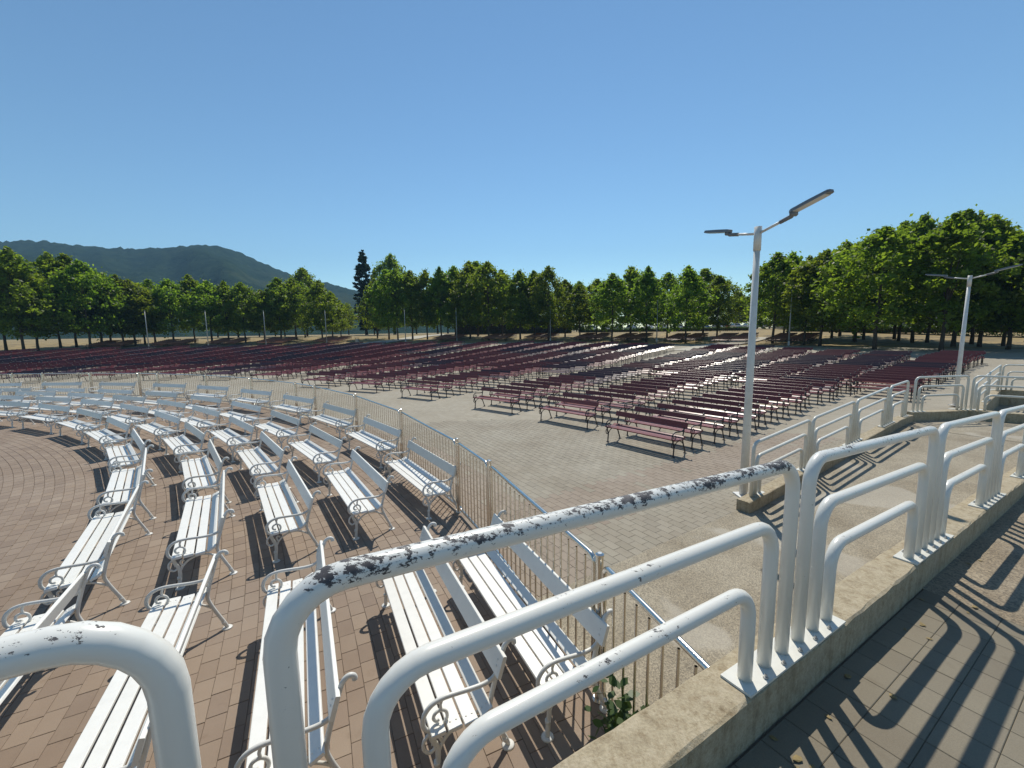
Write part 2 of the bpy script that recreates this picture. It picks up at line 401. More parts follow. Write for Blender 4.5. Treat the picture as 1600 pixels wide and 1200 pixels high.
# brown ring paving inside the fence
b = MB(); n = 120; a0, a1 = R(5), R(115)
v = [(C1.x+r*math.cos(a0+(a1-a0)*k/n), C1.y+r*math.sin(a0+(a1-a0)*k/n), -.008) for r in (6, 20, RF+.05) for k in range(n+1)]
b.add(v, [(i*(n+1)+k, (i+1)*(n+1)+k, (i+1)*(n+1)+k+1, i*(n+1)+k+1) for i in (0, 1) for k in range(n)])
stage = tag(link('paved_arena', b.mesh('paved_arena', M_joint)), kind='structure')
br = []
r = 8.0; row = 0
while r < 32:
    nang = int((a1-a0)*r/.25)
    for k in range(nang):
        a = a0+(a1-a0)*(k+.5*(row % 2)+.1*math.sin(row*2.3))/nang
        x, y = CW.x+r*math.cos(a), CW.y+r*math.sin(a)
        if (Vector((x, y, 0))-C1).length > RF+.08: continue
        u, vv = toUV(x, y)
        if vv < .02 or not in_view(x, y): continue
        if math.hypot(x, y) > 34: continue
        br.append((x, y, random.uniform(-.0012, .0012), a+R(90)+random.gauss(0, .006)))
    r += .15; row += 1
lay(br, 300, 'paver', M_brown_o, M_brown_s, .2465, .1470, stage, 'pavers')
# beige running bond of the plaza, with a rosy band along the ramp and the fence
gr = []; pk = []
for i in range(-80, 160):
    u = i*.15
    for j in range(0, 100):
        vv = 2.70+j*.25+.125*(i % 2)
        p = W(u, vv)
        if math.hypot(p.x, p.y) > 14.5 or not in_view(p.x, p.y): continue
        dF = (p-C1).length-RF
        if dF < -.02: continue
        it = (p.x, p.y, random.uniform(-.001, .001), TH+R(90)+random.gauss(0, .004))
        (pk if (3.75 < vv < 5.15 or dF < 1.15) and random.random() < .97 else gr).append(it)
lay(gr, 300, 'paver', M_grey_o, M_grey_s, .2470, .1470, plaza, 'pavers')
lay(pk, 300, 'paver', M_pink_o, M_pink_s, .2470, .1470, plaza, 'pavers')

# ------------------------------------------------------------------ ramps
SL = -.0684
def z_up(u): return 1.306+SL*max(min(u, 12.2), -8)         # floor of the ramp the camera stands on
def z_mid(u): return .004+max(0, min(u, 12.2)-5.0)*.065     # lower ramp beside the far curb
def prism(name, us, v0, v1, ztop, zbot, mt, parent=None, vfun=None):
    b = MB(); v = []; f = []
    for u in us:
        for (vv, zz) in ((v0, zbot), (v1, zbot), (v1, ztop(u)), (v0, ztop(u))):
            p = W(u, vv, zz); v.append(p)
    for i in range(len(us)-1):
        for j in range(4): f.append((i*4+j, i*4+(j+1) % 4, (i+1)*4+(j+1) % 4, (i+1)*4+j))
    k = (len(us)-1)*4
    f += [(0, 3, 2, 1), (k, k+1, k+2, k+3)]
    b.add(v, f); return link(name, b.mesh(name, mt), parent)
us = [-8, -6, -4, -2, 0, 1.9]
upA = tag(prism('upper_ramp', us, -2.4, -.060, lambda u: z_up(u)-.012, -.4, M_joint), kind='structure')
upB = tag(prism('upper_ramp', [1.9, 4, 6, 8, 10, 12.2, 15], -2.4, -.060, z_up, -.4, M_concR), kind='structure')
lowB = tag(prism('lower_ramp', [2.2, 5.0, 6, 8, 10, 12.2], .125, 2.80, z_mid, -.4, M_conc), kind='structure')
b = MB(); vs_ = [.125+(2.80-.125)*k/14 for k in range(15)]; pts_ = []
for vv in vs_:
    u = 2.2
    while (W(u, vv)-C1).length > RF+.05: u -= .01
    pts_.append((u, vv))
b.add([W(u, vv, .0042) for u, vv in pts_]+[W(2.2, vv, .004) for vv in vs_], [(k, k+15, k+16, k+1) for k in range(14)]); b.f = [tuple(reversed(q)) if False else q for q in b.f]
tag(link('lower_ramp_apron', b.mesh('lower_ramp_apron', M_conc)), kind='structure')
# slabs on the upper ramp
sm = paver_mesh('slab', .2083, .1885, M_slab, .012, .003)
tilt = Matrix.Rotation(TH, 4, 'Z') @ Matrix.Rotation(-math.atan(SL), 4, 'Y')
for i in range(-6, 9):
    for j in range(0, 10):
        u = 1.9-.105-.21*(8-i); vv = -.175-.19*j
        if u < -1.6: continue
        link('slab', sm, upA, Matrix.Translation(W(u, vv, z_up(u)+random.uniform(-.001, .001))) @ tilt)
# curbs
def curb(name, pts, w, label, subdiv=.25, side=0):
    """pts: (x, y, ztop, zbot); a wall of width w along the polyline with slightly uneven arrises"""
    P = []
    for k in range(len(pts)-1):
        L = math.hypot(pts[k+1][0]-pts[k][0], pts[k+1][1]-pts[k][1]); n = max(1, int(L/subdiv))
        for t in range(n): P.append(tuple(a+(b_-a)*t/n for a, b_ in zip(pts[k], pts[k+1])))
    P.append(pts[-1]); b = MB(); v = []; f = []; K = 8
    for i, p in enumerate(P):
        q0, q1 = P[max(i-1, 0)], P[min(i+1, len(P)-1)]
        d = Vector((q1[0]-q0[0], q1[1]-q0[1], 0)).normalized(); nn = Vector((-d.y, d.x, 0)); c = Vector((p[0], p[1], 0))
        j = lambda s: random.uniform(-s, s)
        for (o, z) in ((-w/2, p[3]), (-w/2+j(.002), p[2]-.05+j(.006)), (-w/2+j(.004), p[2]-.009+j(.005)), (-w/2+.009+abs(j(.009)), p[2]+j(.001)),
                       (w/2-.008+j(.003), p[2]+j(.001)), (w/2+j(.003), p[2]-.008+j(.003)), (w/2+j(.002), p[2]-.05+j(.006)), (w/2, p[3])):
            v.append(c+nn*o+Vector((0, 0, z)))
    for i in range(len(P)-1):
        for jx in range(K-1): f.append((i*K+jx, i*K+jx+1, (i+1)*K+jx+1, (i+1)*K+jx))
    f += [tuple(range(K)), tuple((len(P)-1)*K+jx for jx in range(K-1, -1, -1))]
    b.add(v, f); o = link(name, b.mesh(name, M_curb)); return tag(o, label, 'wall')
def zc(u): return 1.526+SL*u if u < 12.2 else 1.526+SL*12.2
def cw(u, v, zt_, zb): p = W(u, v); return (p.x, p.y, zt_, zb)
curb('curb_wall', [cw(u, .032, zc(u), -.4) for u in (-8, -4, 0, 4, 8, 12.6)], .205, 'tall beige plastered curb wall carrying the railing with chipped paint', .12)
def zf(u): return z_mid(u)+.20
curb('curb_wall', [cw(4.75, 2.73, .19, -.2)]+[cw(u, 2.73, zf(u), -.2) for u in (6, 8, 10, 12.2, 13.0)], .22, 'low beige curb rising from the plaza beside the white lamp post', .15)
zl = z_mid(13)+.26
curb('curb_wall', [cw(13.12, 2.74, zl, .1), cw(14.7, 1.95, zl, .1), cw(15.2, .6, zl, .1), cw(15.3, -2.6, zl, .1)], .22, 'beige curb closing off the ramp landing', .2)
landing = tag(prism('landing', [12.2, 15.2], -2.4, 2.75, lambda u: z_mid(12.2)+.006, -.4, M_conc), kind='structure')
curb('curb_wall', [(14.35, 12.75, .30, -.2), (18.6, 15.75, .62, -.2), (20.6, 13.9, .62, -.2), (26, 15.0, .62, -.2)], .22, 'farther beige curb beyond the landing', .3)

# ------------------------------------------------------------------ railings
RT_ = .0295
def loop_path(A, B, h, rad=.13, n=6):
    """inverted U: from foot A up, along, down to foot B (feet may differ in height)"""
    A, B = Vector(A), Vector(B); Z = Vector((0, 0, 1)); d = (B+Z*h)-(A+Z*h); L = d.length; d = d/L
    P = [A]
    def corner(c, din, dout):
        p0 = c-din*rad; p2 = c+dout*rad; out = []
        for i in range(n+1):
            t = i/n
            # circular-ish blend
            k = .5523
            a, b_, cc, e = p0, p0+din*rad*k, p2-dout*rad*k, p2
            out.append(a*(1-t)**3+b_*3*t*(1-t)**2+cc*3*t*t*(1-t)+e*t**3)
        return out
    P += corner(A+Z*h, Z, d)
    c2 = B+Z*h
    seg = corner(c2, d, -Z)
    a = P[-1]; m_ = max(2, int((seg[0]-a).length/.12))
    P += [a.lerp(seg[0], i/m_) for i in range(1, m_)]
    P += seg+[B]; return P
def wear_attr(me, fn):
    at = me.attributes.new('wear', 'FLOAT', 'POINT')
    at.data.foreach_set('value', [fn(v.co) for v in me.vertices])
def plate(parent, u_c, pos, drot, length, width=.135):
    b = MB(); b.box((0, 0, .005), (length, width, .010))
    p = link('base_plate', b.mesh('base_plate', M_rail), parent, Matrix.Translation(pos) @ drot)
    return p
bolt = MB(); bolt.disc((0, 0, 0), .011, .009, 6); bolt.disc((0, 0, .009), .006, .009, 8); bolt_me = bolt.mesh('bolt', M_zinc)
S_ = .165; MOD = 2.2238
def railing(name, joints, label, hs=(.95, .695, .435), worn=True, bolts=True, sides=14, ends=(True, True), s=S_):
    """joints: points on the curb; three nested tube loops span each pair"""
    root = empty(name, Matrix.Translation(joints[0])); tag(root, label, 'railing')
    J = [Vector(j)-Vector(joints[0]) for j in joints]
    for k in range(len(J)-1):
        d = (J[k+1]-J[k]).normalized()
        for q, h in enumerate(hs):
            A = J[k]+d*(s*(.5+q)); B = J[k+1]-d*(s*(.5+q)); b = MB()
            b.tube(loop_path(A, B, h, .13 if sides > 10 else .12, 6 if sides > 10 else 4), RT_, sides)
            me = b.mesh('rail_loop', M_worn if worn else M_rail, True)
            if worn:
                ax = joints[0]
                zt0 = A.z+h; zt1 = B.z+h; LL = (B-A).length
                amt = {1: .98, 0: .6, 2: .62}.get(k, .4) if q == 0 else .42
                def fn(c, A=A, d=d, zt0=zt0, zt1=zt1, LL=LL, amt=amt):
                    t = (Vector(c)-A).dot(d)/LL; zz = zt0+(zt1-zt0)*t
                    topness = max(0, min(1, (c.z-(zz-.030))/.042)); return topness*amt if c.z > zz-.035 else (.34*amt if c.z > zz-.42 else .12*amt)
                wear_attr(me, fn)
            link('rail_loop', me, root)
    for k in range(len(J)):
        d = (J[min(k+1, len(J)-1)]-J[max(k-1, 0)]).normalized()
        x = d; y = Vector((0, 0, 1)).cross(x).normalized(); z = x.cross(y)
        Rm = Matrix((x, y, z)).transposed().to_4x4()
        a = -2.5*s-.075 if k > 0 else -.1*s; e_ = 2.5*s+.075 if k < len(J)-1 else .1*s
        p = plate(root, 0, J[k]+d*((a+e_)/2), Rm, e_-a)
        if bolts:
            for i in range(-2, 3):
                for sy in (-1, 1):
                    xx = i*s-(a+e_)/2
                    if abs(xx) < (e_-a)/2-.02: link('bolt', bolt_me, p, Matrix.Translation((xx+.0, sy*.048, .010)))
    return root
near = [W(k*MOD, 0, zc(k*MOD)+.001) for k in range(-2, 6)]
railing('railing', near, 'white tubular railing with chipped paint on its top rail, on the tall curb')
fu = [4.95, 7.15, 9.3, 11.4, 12.85]
far = [W(u, 2.74, (.19 if u < 5 else zf(u))+.001) for u in fu]
railing('railing', far, 'white tubular railing climbing from the lamp post along the low curb', worn=False, bolts=False, sides=10, s=.13)
railing('railing', [W(13.15, 2.72, zl+.001), W(14.72, 1.93, zl+.001), W(15.2, .5, zl+.001), W(15.3, -1.6, zl+.001)], 'white tubular railing standing on the landing curb', worn=False, bolts=False, sides=10, s=.13)
railing('railing', [Vector((14.5, 12.86, .313)), Vector((16.5, 14.27, .463)), Vector((18.5, 15.65, .613)), Vector((20.5, 14.0, .621)), Vector((23.2, 14.43, .621)), Vector((25.9, 14.98, .621))], 'farther white tubular railing beyond the landing', worn=False, bolts=False, sides=8, s=.13)

# ------------------------------------------------------------------ steel fence
import bisect
nodes = [(0.90655976, 3.23375646), (-0.13444824, 5.75344612), (-0.82634287, 6.966565), (-2.5726187, 9.79222299), (-4.68202427, 12.45593703), (-7.06826231, 14.87505804), (-8.31708195, 15.89097121),
         (-11.29884812, 18.14409287), (-14.52734584, 19.85683053), (-17.83549401, 21.35713361), (-19.12390547, 21.74762445), (-22.32182248, 22.2122049), (-25.17302239, 22.44198263), (-26.83487747, 22.43)]
ang = [math.atan2(y-C1.y, x-C1.x) for x, y in nodes]
ang += [ang[-1]+.118*(k+1) for k in range(3)]
def onc(a, z=0): return Vector((C1.x+RF*math.cos(a), C1.y+RF*math.sin(a), z))
# the fence runs on until it meets the curb wall
a_end = ang[0]
while toUV(*onc(a_end).xy)[1] > .145: a_end -= .0005
ang = [a_end+.0004]+ang
HF = 1.25
bar_me = MB(); bar_me.tube([(0, 0, .115), (0, 0, HF-.055)], 0.0100, 6, False); bar_me = bar_me.mesh('bar', M_steel, True)
post_b = MB(); post_b.tube([(0, 0, 0), (0, 0, HF+.045)], .031, 12, False); post_me = post_b.mesh('tube', M_steel, True)
cap_b = MB(); cap_b.disc((0, 0, HF+.045), .036, .014, 12); cap_b.disc((0, 0, HF+.059), .036, .010, 12, r2=.018); cap_me = cap_b.mesh('cap', M_steel)
foot_b = MB(); foot_b.disc((0, 0, 0), .05, .008, 12); foot_me = foot_b.mesh('foot_plate', M_steel)
fence = empty('steel_fence', Matrix.Translation(onc(ang[1]))); tag(fence, 'curved stainless steel barred fence round the white benches', 'fence'); fo = Matrix.Translation(-onc(ang[1]))
for k, a in enumerate(ang):
    if k == 0: continue
    p = onc(a); t = link('post', post_me, fence, fo @ place(p.x, p.y, 0)); link('cap', cap_me, t); link('foot_plate', foot_me, t)
for k in range(len(ang)-1):
    A, B = onc(ang[k]), onc(ang[k+1]); d = (B-A); L = d.length; rz = math.atan2(d.y, d.x)
    t = None; PM = fo @ place(A.x, A.y, 0, rz)
    x0, x1 = (.075, L-.075) if k else (-.02, L-.075)
    rad = .07; P = [(x0+rad, 0, .09)]
    cs = [((x0, .09), (x0, HF)), ]
    def arc(cx, cz, s, e, n=5): return [(cx+rad*math.cos(s+(e-s)*i/n), 0, cz+rad*math.sin(s+(e-s)*i/n)) for i in range(n+1)]
    path = arc(x1-rad, .09+rad, -math.pi/2, 0)+arc(x1-rad, HF-rad, 0, math.pi/2)+arc(x0+rad, HF-rad, math.pi/2, math.pi)+arc(x0+rad, .09+rad, math.pi, 1.5*math.pi)
    path.append(path[0])
    b = MB(); b.tube(path, .0225, 10, False); t = link('panel', b.mesh('panel', M_steel, True), fence, PM)
    nb = max(2, round((x1-x0)/.143))
    for i in range(1, nb): link('bar', bar_me, t, Matrix.Translation((x0+(x1-x0)*i/nb, 0, 0)))
    if k:
        for zz in (.30, .95):
            b = MB(); b.box(((x0)/2+.006, 0, zz), (.05, .012, .03)); link('bracket', b.mesh('bracket', M_steel), t)

# ------------------------------------------------------------------ benches
def bench_parts(detail, iron, wood):
    n = 4 if detail > 1 else 2; sd = 8 if detail > 1 else (6 if detail == 1 else 4)
    r0 = .0175 if detail > 1 else .018
    f = MB()
    def tb(pts, r=r0, nn=n): f.tube(smooth_path([(0, y, z) for y, z in pts], nn), r, sd, True, 0, .9)
    # rear leg that runs up into the back post and ends in a curl
    tb([(.335, .012), (.315, .07), (.275, .16), (.225, .28), (.195, .38), (.205, .46), (.235, .57), (.268, .68), (.300, .78), (.325, .835), (.36, .86), (.392, .85), (.398, .82)], .0190)
    # front leg
    tb([(-.215, .012), (-.210, .10), (-.200, .18), (-.205, .26), (-.235, .33), (-.250, .395)], .0200)
    # seat rail
    tb([(-.262, .405), (-.20, .402), (-.10, .392), (.02, .385), (.11, .392), (.175, .425), (.212, .47)], .0135)
    # armrest with its large front bend
    tb([(.262, .655), (.225, .610), (.16, .590), (.06, .592), (-.06, .605), (-.16, .610), (-.235, .590), (-.285, .535), (-.295, .470), (-.272, .420), (-.225, .400)], .0172)
    if detail > 0:
        # spiral within the armrest bend
        tb([(-.225, .400), (-.165, .410), (-.128, .450), (-.132, .500), (-.165, .528), (-.205, .520), (-.222, .490), (-.208, .462), (-.182, .462)], .0125)
        # scroll below the seat front and the arched brace
        tb([(-.248, .385), (-.292, .345), (-.298, .285), (-.262, .240), (-.222, .255), (-.222, .295), (-.245, .300)], .0125)
        tb([(-.203, .195), (-.165, .275), (-.10, .335), (-.01, .365), (.08, .355), (.16, .315), (.222, .265)], .0125)
    if detail > 1:
        f.tube([(0, .315, .055), (0, .305, .085)], [.022, .020], 8); f.tube([(0, -.212, .12), (0, -.211, .15)], [.023, .023], 8)
        tb([(-.165, .275), (-.185, .330), (-.165, .355), (-.145, .335)], .010)
        tb([(-.165, .528), (-.170, .565), (-.155, .605)], .011)
    for y in (.335, -.215): f.disc((0, y, 0), .052, .012, 12 if detail > 1 else 6, r2=.042)
    fr = f.mesh('end_frame', iron, detail > 1)
    L = 2.27 if detail > 1 else 2.14
    def slat(w, t):
        b = MB(); c = .004; x, y, z = L/2, w/2, t/2
        ring = [(-y+c, -z), (y-c, -z), (y, -z+c), (y, z-c), (y-c, z), (-y+c, z), (-y, z-c), (-y, -z+c)] if detail > 0 else [(-y, -z), (y, -z), (y, z), (-y, z)]
        k = len(ring); v = [(sx*x, a, b_) for sx in (-1, 1) for a, b_ in ring]
        b.add(v, [(i, (i+1) % k, k+(i+1) % k, k+i) for i in range(k)]+[tuple(range(k-1, -1, -1)), tuple(range(k, 2*k))])
        if detail > 1:
            for sx in (-1, 1):
                for yy in (-.022, .022): b.disc((sx*(x-.06), yy, z), .009, .005, 8, r2=.005)
        return b.mesh('seat_slat', wood)
    s1 = slat(.0985, .026); bk = slat(.165 if detail > 1 else .140, .030)
    Ts = [(s1, 'seat_slat', (0, -.208, .428), 0), (s1, 'seat_slat', (0, -.092, .421), 0), (s1, 'seat_slat', (0, .024, .413), R(2)),
          (s1, 'seat_slat', (0, .140, .436), R(27)), (bk, 'back_board', (0, .262, .735), R(72))]
    return fr, Ts
def make_bench(detail, iron, wood):
    fr, Ts = bench_parts(detail, iron, wood)
    root = empty('park_bench', Matrix.Identity(4))
    for me, nm, loc, tl in Ts: link(nm, me, root, Matrix.Translation(loc) @ Matrix.Rotation(tl, 4, 'X'))
    for sx in (-1, 1): link('end_frame', fr, root, Matrix.Translation((sx*(1.05 if detail > 1 else .985), 0, 0)))
    return root
def put(proto, state, M, label, group):
    o = proto if not state[0] else copy_tree(proto); state[0] = 1
    o.matrix_basis = M; tag(o, label, 'bench', group); return o

ORD = ['first', 'second', 'third', 'fourth', 'fifth', 'sixth', 'seventh', 'eighth', 'ninth', 'tenth', 'eleventh', 'twelfth', 'thirteenth', 'fourteenth', 'fifteenth', 'sixteenth', 'seventeenth', 'eighteenth', 'nineteenth', 'twentieth'] + [f'{q}th' for q in range(21, 60)]
wproto = make_bench(2, M_iron_w, M_white); ws = [0]
rows = [(24.8, 'innermost row', 'r1'), (25.88, 'row behind the innermost row', 'r2'), (26.9, 'middle of the five rows', 'r3'), (28.0, 'row before the fence row', 'r4'), (29.08, 'row along the steel fence', 'r5')]
for i, (rr, where, g) in enumerate(rows):
    for k in range(-1, 11):
        a = 34.1+6.4*k+random.uniform(-.25, .25)
        if k == 0: a = 34.1
        if k == -1: a = (27.6, 26.9, 26.4, 26.0, 25.8)[i]
        a = R(a); p = Vector((CW.x+rr*math.cos(a), CW.y+rr*math.sin(a), 0))
        if i == 4 or (p-C1).length > RF-.41: p = C1+(p-C1).normalized()*(RF-.41-.012*max(0, k)**1.6)
        if toUV(p.x, p.y)[1] < .5: continue
        put(wproto, ws, place(p.x, p.y, 0, a-R(90)+random.gauss(0, .008)), f'white bench, {ORD[k+1]} from the tall curb, in the {where}', 'white benches, '+where)

# the red fan
MAIN = [39, 44.3, 50, 57.7, 64.3, 70.5, 79] + [85.2+6.1*k for k in range(8)]
R0 = [(39, 36.0), (44.3, 36.8), (50, 37.1), (57.7, 37.6), (64.3, 38.2), (70.5, 38.8), (79, 41.0), (90, 42), (130, 43)]
REND = [(33, 68), (42, 69), (48.5, 74), (53, 73.5), (58, 76), (67, 79), (72, 82), (92, 83), (110, 84), (130, 84)]
INTER = [(36.3, 50), (41.65, 48.8), (47.15, 49.5), (55.0, 47.5), (61.0, 47), (67.4, 47.5), (74.8, 47), (82.1, 48)] + [(88.25+6.1*k, 49) for k in range(7)]
cols = sorted([(a, interp(R0, a)) for a in MAIN]+INTER)
spots = []
for ci, (a, r0) in enumerate(cols):
    r = r0; re = interp(REND, a)+random.uniform(-1, 1); n = 0; hue = 0
    while r < re:
        if n % 7 == 0 or random.random() < .12: hue = random.random() < .6
        aa = R(a+random.gauss(0, .10)); x, y = C2.x+r*math.cos(aa), C2.y+r*math.sin(aa)
        if in_view(x, y, zt(x, y), 90):
            spots.append((math.hypot(x, y), x, y, zt(x, y), aa-R(90)+random.gauss(0, .010), hue, n == 0 and r0 < 43, ci, n))
        r += .985+random.gauss(0, .02); n += 1
# benches that stand on the bank between the trees
bank = []
for a in (47.5, 52.0, 56.2, 61.5, 66, 72, 77, 83, 97, 103, 108, 113, 118):
    r = interp(R_OUT, a)+3.0
    while r < interp(R_OUT, a)+13:
        for da in (-1.05, 1.05):
            aa = R(a+da*.75); x, y = C2.x+r*math.cos(aa), C2.y+r*math.sin(aa); bank.append((x, y, zt(x, y), aa-R(90), 2))
        r += 1.05
spots.sort()
rp = [make_bench(1, M_iron_d, M_plum), make_bench(1, M_iron_d, M_maroon)]; rs = [[0], [0]]
for (d, x, y, z, rz, hue, first, ci, n) in spots[:300]:
    nm = 'maroon' if hue else 'dark brown'
    if first: lb, g = f'{nm} slatted bench heading the {ORD[ci]} file counted from the white lamp post', f'{nm} benches heading their files'
    else: lb, g = f'{nm} bench, {ORD[n]} from the front in the {ORD[ci]} file from the white lamp post', f'{nm} benches in the plaza files'
    put(rp[hue], rs[hue], place(x, y, z, rz), lb, g)
# everything farther away: the same bench, joined
def joined_benches(name, items, label):
    tmp, Ts = bench_parts(0, M_iron_d, M_plum)
    V = []; F = []; MI = []
    def grab(me, M, mi):
        o = sum(len(q) for q in V); V.append(np.array([M @ v.co for v in me.vertices]))
        for p in me.polygons: F.append([i+o for i in p.vertices]); MI.append(mi)
    for me, nm, loc, tl in Ts: grab(me, Matrix.Translation(loc) @ Matrix.Rotation(tl, 4, 'X'), 0)
    for sx in (-1, 1): grab(tmp, Matrix.Translation((sx*.985, 0, 0)), 3)
    V = np.vstack(V); nv = len(V); VV = []; FF = []; MM = []
    for k, (x, y, z, rz, hue) in enumerate(items):
        c, s = math.cos(rz), math.sin(rz)
        VV.append(np.c_[x+c*V[:, 0]-s*V[:, 1], y+s*V[:, 0]+c*V[:, 1], z+V[:, 2]])
        o = k*nv; FF += [[i+o for i in f] for f in F]; MM += [3 if q == 3 else int(hue) for q in MI]
    me = bpy.data.meshes.new(name); me.from_pydata(np.vstack(VV).tolist(), [], FF)
    for mt in (M_plum, M_maroon, M_russet, M_iron_d): me.materials.append(mt)
    me.polygons.foreach_set('material_index', MM); me.update()
    return tag(link(name, me), label, 'benches', None, 'stuff')
joined_benches('park_benches', [(x, y, z, rz, hue) for (d, x, y, z, rz, hue, f_, c_, n_) in spots[300:]], 'mass of maroon and brown benches filling the back of the plaza')
joined_benches('bank_benches', bank, 'russet wooden benches among the trees on the bank')

# ------------------------------------------------------------------ lamps
def double_lamp(loc, arm_a, label):
    root = empty('lamp_post', place(loc[0], loc[1], loc[2])); tag(root, label, 'street lamp')
    b = MB(); b.tube([(0, 0, 0), (0, 0, 2.2), (0, 0, 4.45)], [.072, .062, .050], 14); o = link('pole', b.mesh('pole', M_lampw, True), root)
    b = MB(); b.tube([(0, 0, 4.42), (0, 0, 4.82)], .060, 14); link('pole_head', b.mesh('pole_head', M_lampw, True), root)
    b = MB(); b.box((0, 0, .012), (.26, .26, .02)); link('base_plate', b.mesh('base_plate', M_lampw), root)
    for s, tl in ((1, 13), (-1, 11)):
        Md = Matrix.Rotation(arm_a+(0 if s > 0 else math.pi), 4, 'Z') @ Matrix.Translation((0, 0, 4.70)) @ Matrix.Rotation(-R(tl), 4, 'Y')
        b = MB(); b.tube([(.04, 0, 0), (.52, 0, 0)], .022, 10); arm = link('arm', b.mesh('arm', M_lampw, True), root, Md)
        Mh = Md @ Matrix.Translation((.42, 0, 0))
        b = MB(); b.tube([(0, 0, 0), (.20, 0, 0), (.26, 0, .03)], [.032, .034, .030], 10); b.tube([(.24, -.05, .02), (.24, .05, .02)], .038, 10)
        hd = link('lamp_head', None, root, Mh); COL.objects.unlink(hd); bpy.data.objects.remove(hd)
        h = MB()
        prof = [(.20, .050, .042), (.24, .066, .050), (.50, .072, .050), (.80, .064, .044), (.83, .045, .036)]
        v = []
        for (x, hw, th) in prof:
            for (y, z) in ((-hw, .045), (-hw*.8, .045+th), (hw*.8, .045+th), (hw, .045)): v.append((x, y, z))
        f = [(i*4+j, i*4+(j+1) % 4, (i+1)*4+(j+1) % 4, (i+1)*4+j) for i in range(4) for j in range(4)]+[(0, 3, 2, 1), (16, 17, 18, 19)]
        h.add(v, f)
        hd = link('lamp_head', h.mesh('lamp_head', M_lamph), root, Mh)
        link('joint', b.mesh('joint', M_lamph, True), hd)
        g = MB(); g.box((.52, 0, .041), (.50, .12, .012)); link('lens', g.mesh('lens', M_glass), hd)
    return root
p = W(5.45, 3.10); double_lamp((p.x, p.y, 0), R(-72), 'tall white double-headed lamp post at the foot of the low curb')
p = W(20.4, 3.2); double_lamp((p.x, p.y, .05), R(-60), 'white double-headed lamp post beyond the landing railing')
double_lamp((34, 26.5, .3), R(-55), 'white double-headed lamp post farthest along the ramp line')
# slim grey lamps round the back of the plaza
root = empty('slim_lamp', Matrix.Identity(4))
b = MB(); b.tube([(0, 0, 0), (0, 0, 3), (0, 0, 6.4)], [.085, .07, .05], 8); link('pole', b.mesh('pole', M_galv, True), root)
b = MB(); b.box((.18, 0, 6.42), (.5, .16, .08)); b.box((-.18, 0, 6.42), (.1, .1, .1)); link('lamp_head', b.mesh('lamp_head', M_galv), root)
b = MB(); b.box((0, 0, .35), (.22, .2, .5)); link('service_box', b.mesh('service_box', M_galv), root)
FL = [(233, 545.5), (326, 543), (416, 539), (511, 537), (634, 535), (714, 533), (860, 533), (1026, 535), (1232, 541)]
for k, q in enumerate(FL):
    x, y, z = hit(*q); o = root if k == 0 else copy_tree(root)
    o.matrix_basis = place(x, y, z-.03, math.atan2(-y, -x)); tag(o, f'{ORD[k]} slim grey lamp along the back of the benches, counted from the meadow', 'street lamp', 'slim lamps at the back of the plaza')

# litter bin on the bank
x, y, z = hit(558, 536); b = MB(); b.disc((0, 0, 0), .32, .8, 12, r2=.36); bn = empty('litter_bin', place(x, y, z)); link('drum', b.mesh('drum', M_path), bn)
b = MB(); b.disc((0, 0, .95), .5, .08, 12); b.tube([(.25, 0, .78), (.25, 0, .97)], .03, 6); b.tube([(-.25, 0, .78), (-.25, 0, .97)], .03, 6); link('lid', b.mesh('lid', M_bark), bn)
tag(bn, 'round stone litter bin with flat lid beside the path', 'bin')

# ------------------------------------------------------------------ trees
def crown_mesh(name, seed, h, w, base, nclump, per, leaf, shape, mt):
    g = np.random.default_rng(seed); cs = []
    while len(cs) < nclump:
        t = g.random()**.85; z = base+(h-base)*t
        a = g.random()*6.283; rad = w*shape(t)*(1+.16*math.sin(a*2+seed)+.12*math.sin(a*5+seed*2+t*7)); rr = rad*(g.random()**.40)
        cs.append((rr*math.cos(a), rr*math.sin(a), z, rad))
    for q in range(nclump//4):                       # shoots that break the outline
        t = .25+.78*g.random()**.6; a = g.random()*6.283; rr = w*shape(min(t, 1))*(.86+.18*g.random()); cs.append((rr*math.cos(a), rr*math.sin(a), base+(h-base)*t+.25*g.random(), w))
    nclump = len(cs); cs = np.array(cs)
    sig = w*.085*np.repeat(np.where(np.arange(nclump) < nclump*.8, .7+.6*g.random(nclump), .42), per)[:, None]
    cen = np.repeat(cs[:, :3], per, 0); tone_c = np.repeat(g.random(nclump), per)
    off = g.normal(0, 1, cen.shape)*sig*np.array([1, 1, .75]); P = cen+off; n = len(P)
    nrm = g.normal(0, 1, (n, 3))+np.array([0, 0, .9]); nrm /= np.linalg.norm(nrm, axis=1)[:, None]
    t1 = np.cross(nrm, g.normal(0, 1, (n, 3))); t1 /= np.linalg.norm(t1, axis=1)[:, None]; t2 = np.cross(nrm, t1)
    s = leaf*(.6+.8*g.random(n))[:, None]
    k = np.stack([P-t1*s, P-t2*s*.62+nrm*s*.12, P+t1*s, P+t2*s*.62+nrm*s*.12], 1)
    me = bpy.data.meshes.new(name); me.vertices.add(n*4); me.vertices.foreach_set('co', k.ravel())
    me.loops.add(n*4); me.loops.foreach_set('vertex_index', np.arange(n*4, dtype=np.int32))
    me.polygons.add(n); me.polygons.foreach_set('loop_start', np.arange(0, n*4, 4, dtype=np.int32)); me.update(calc_edges=True)
    at = me.attributes.new('tone', 'FLOAT', 'FACE'); at.data.foreach_set('value', np.clip(tone_c*.7+g.random(n)*.4, 0, 1).astype(np.float32))
    me.materials.append(mt); return me, cs
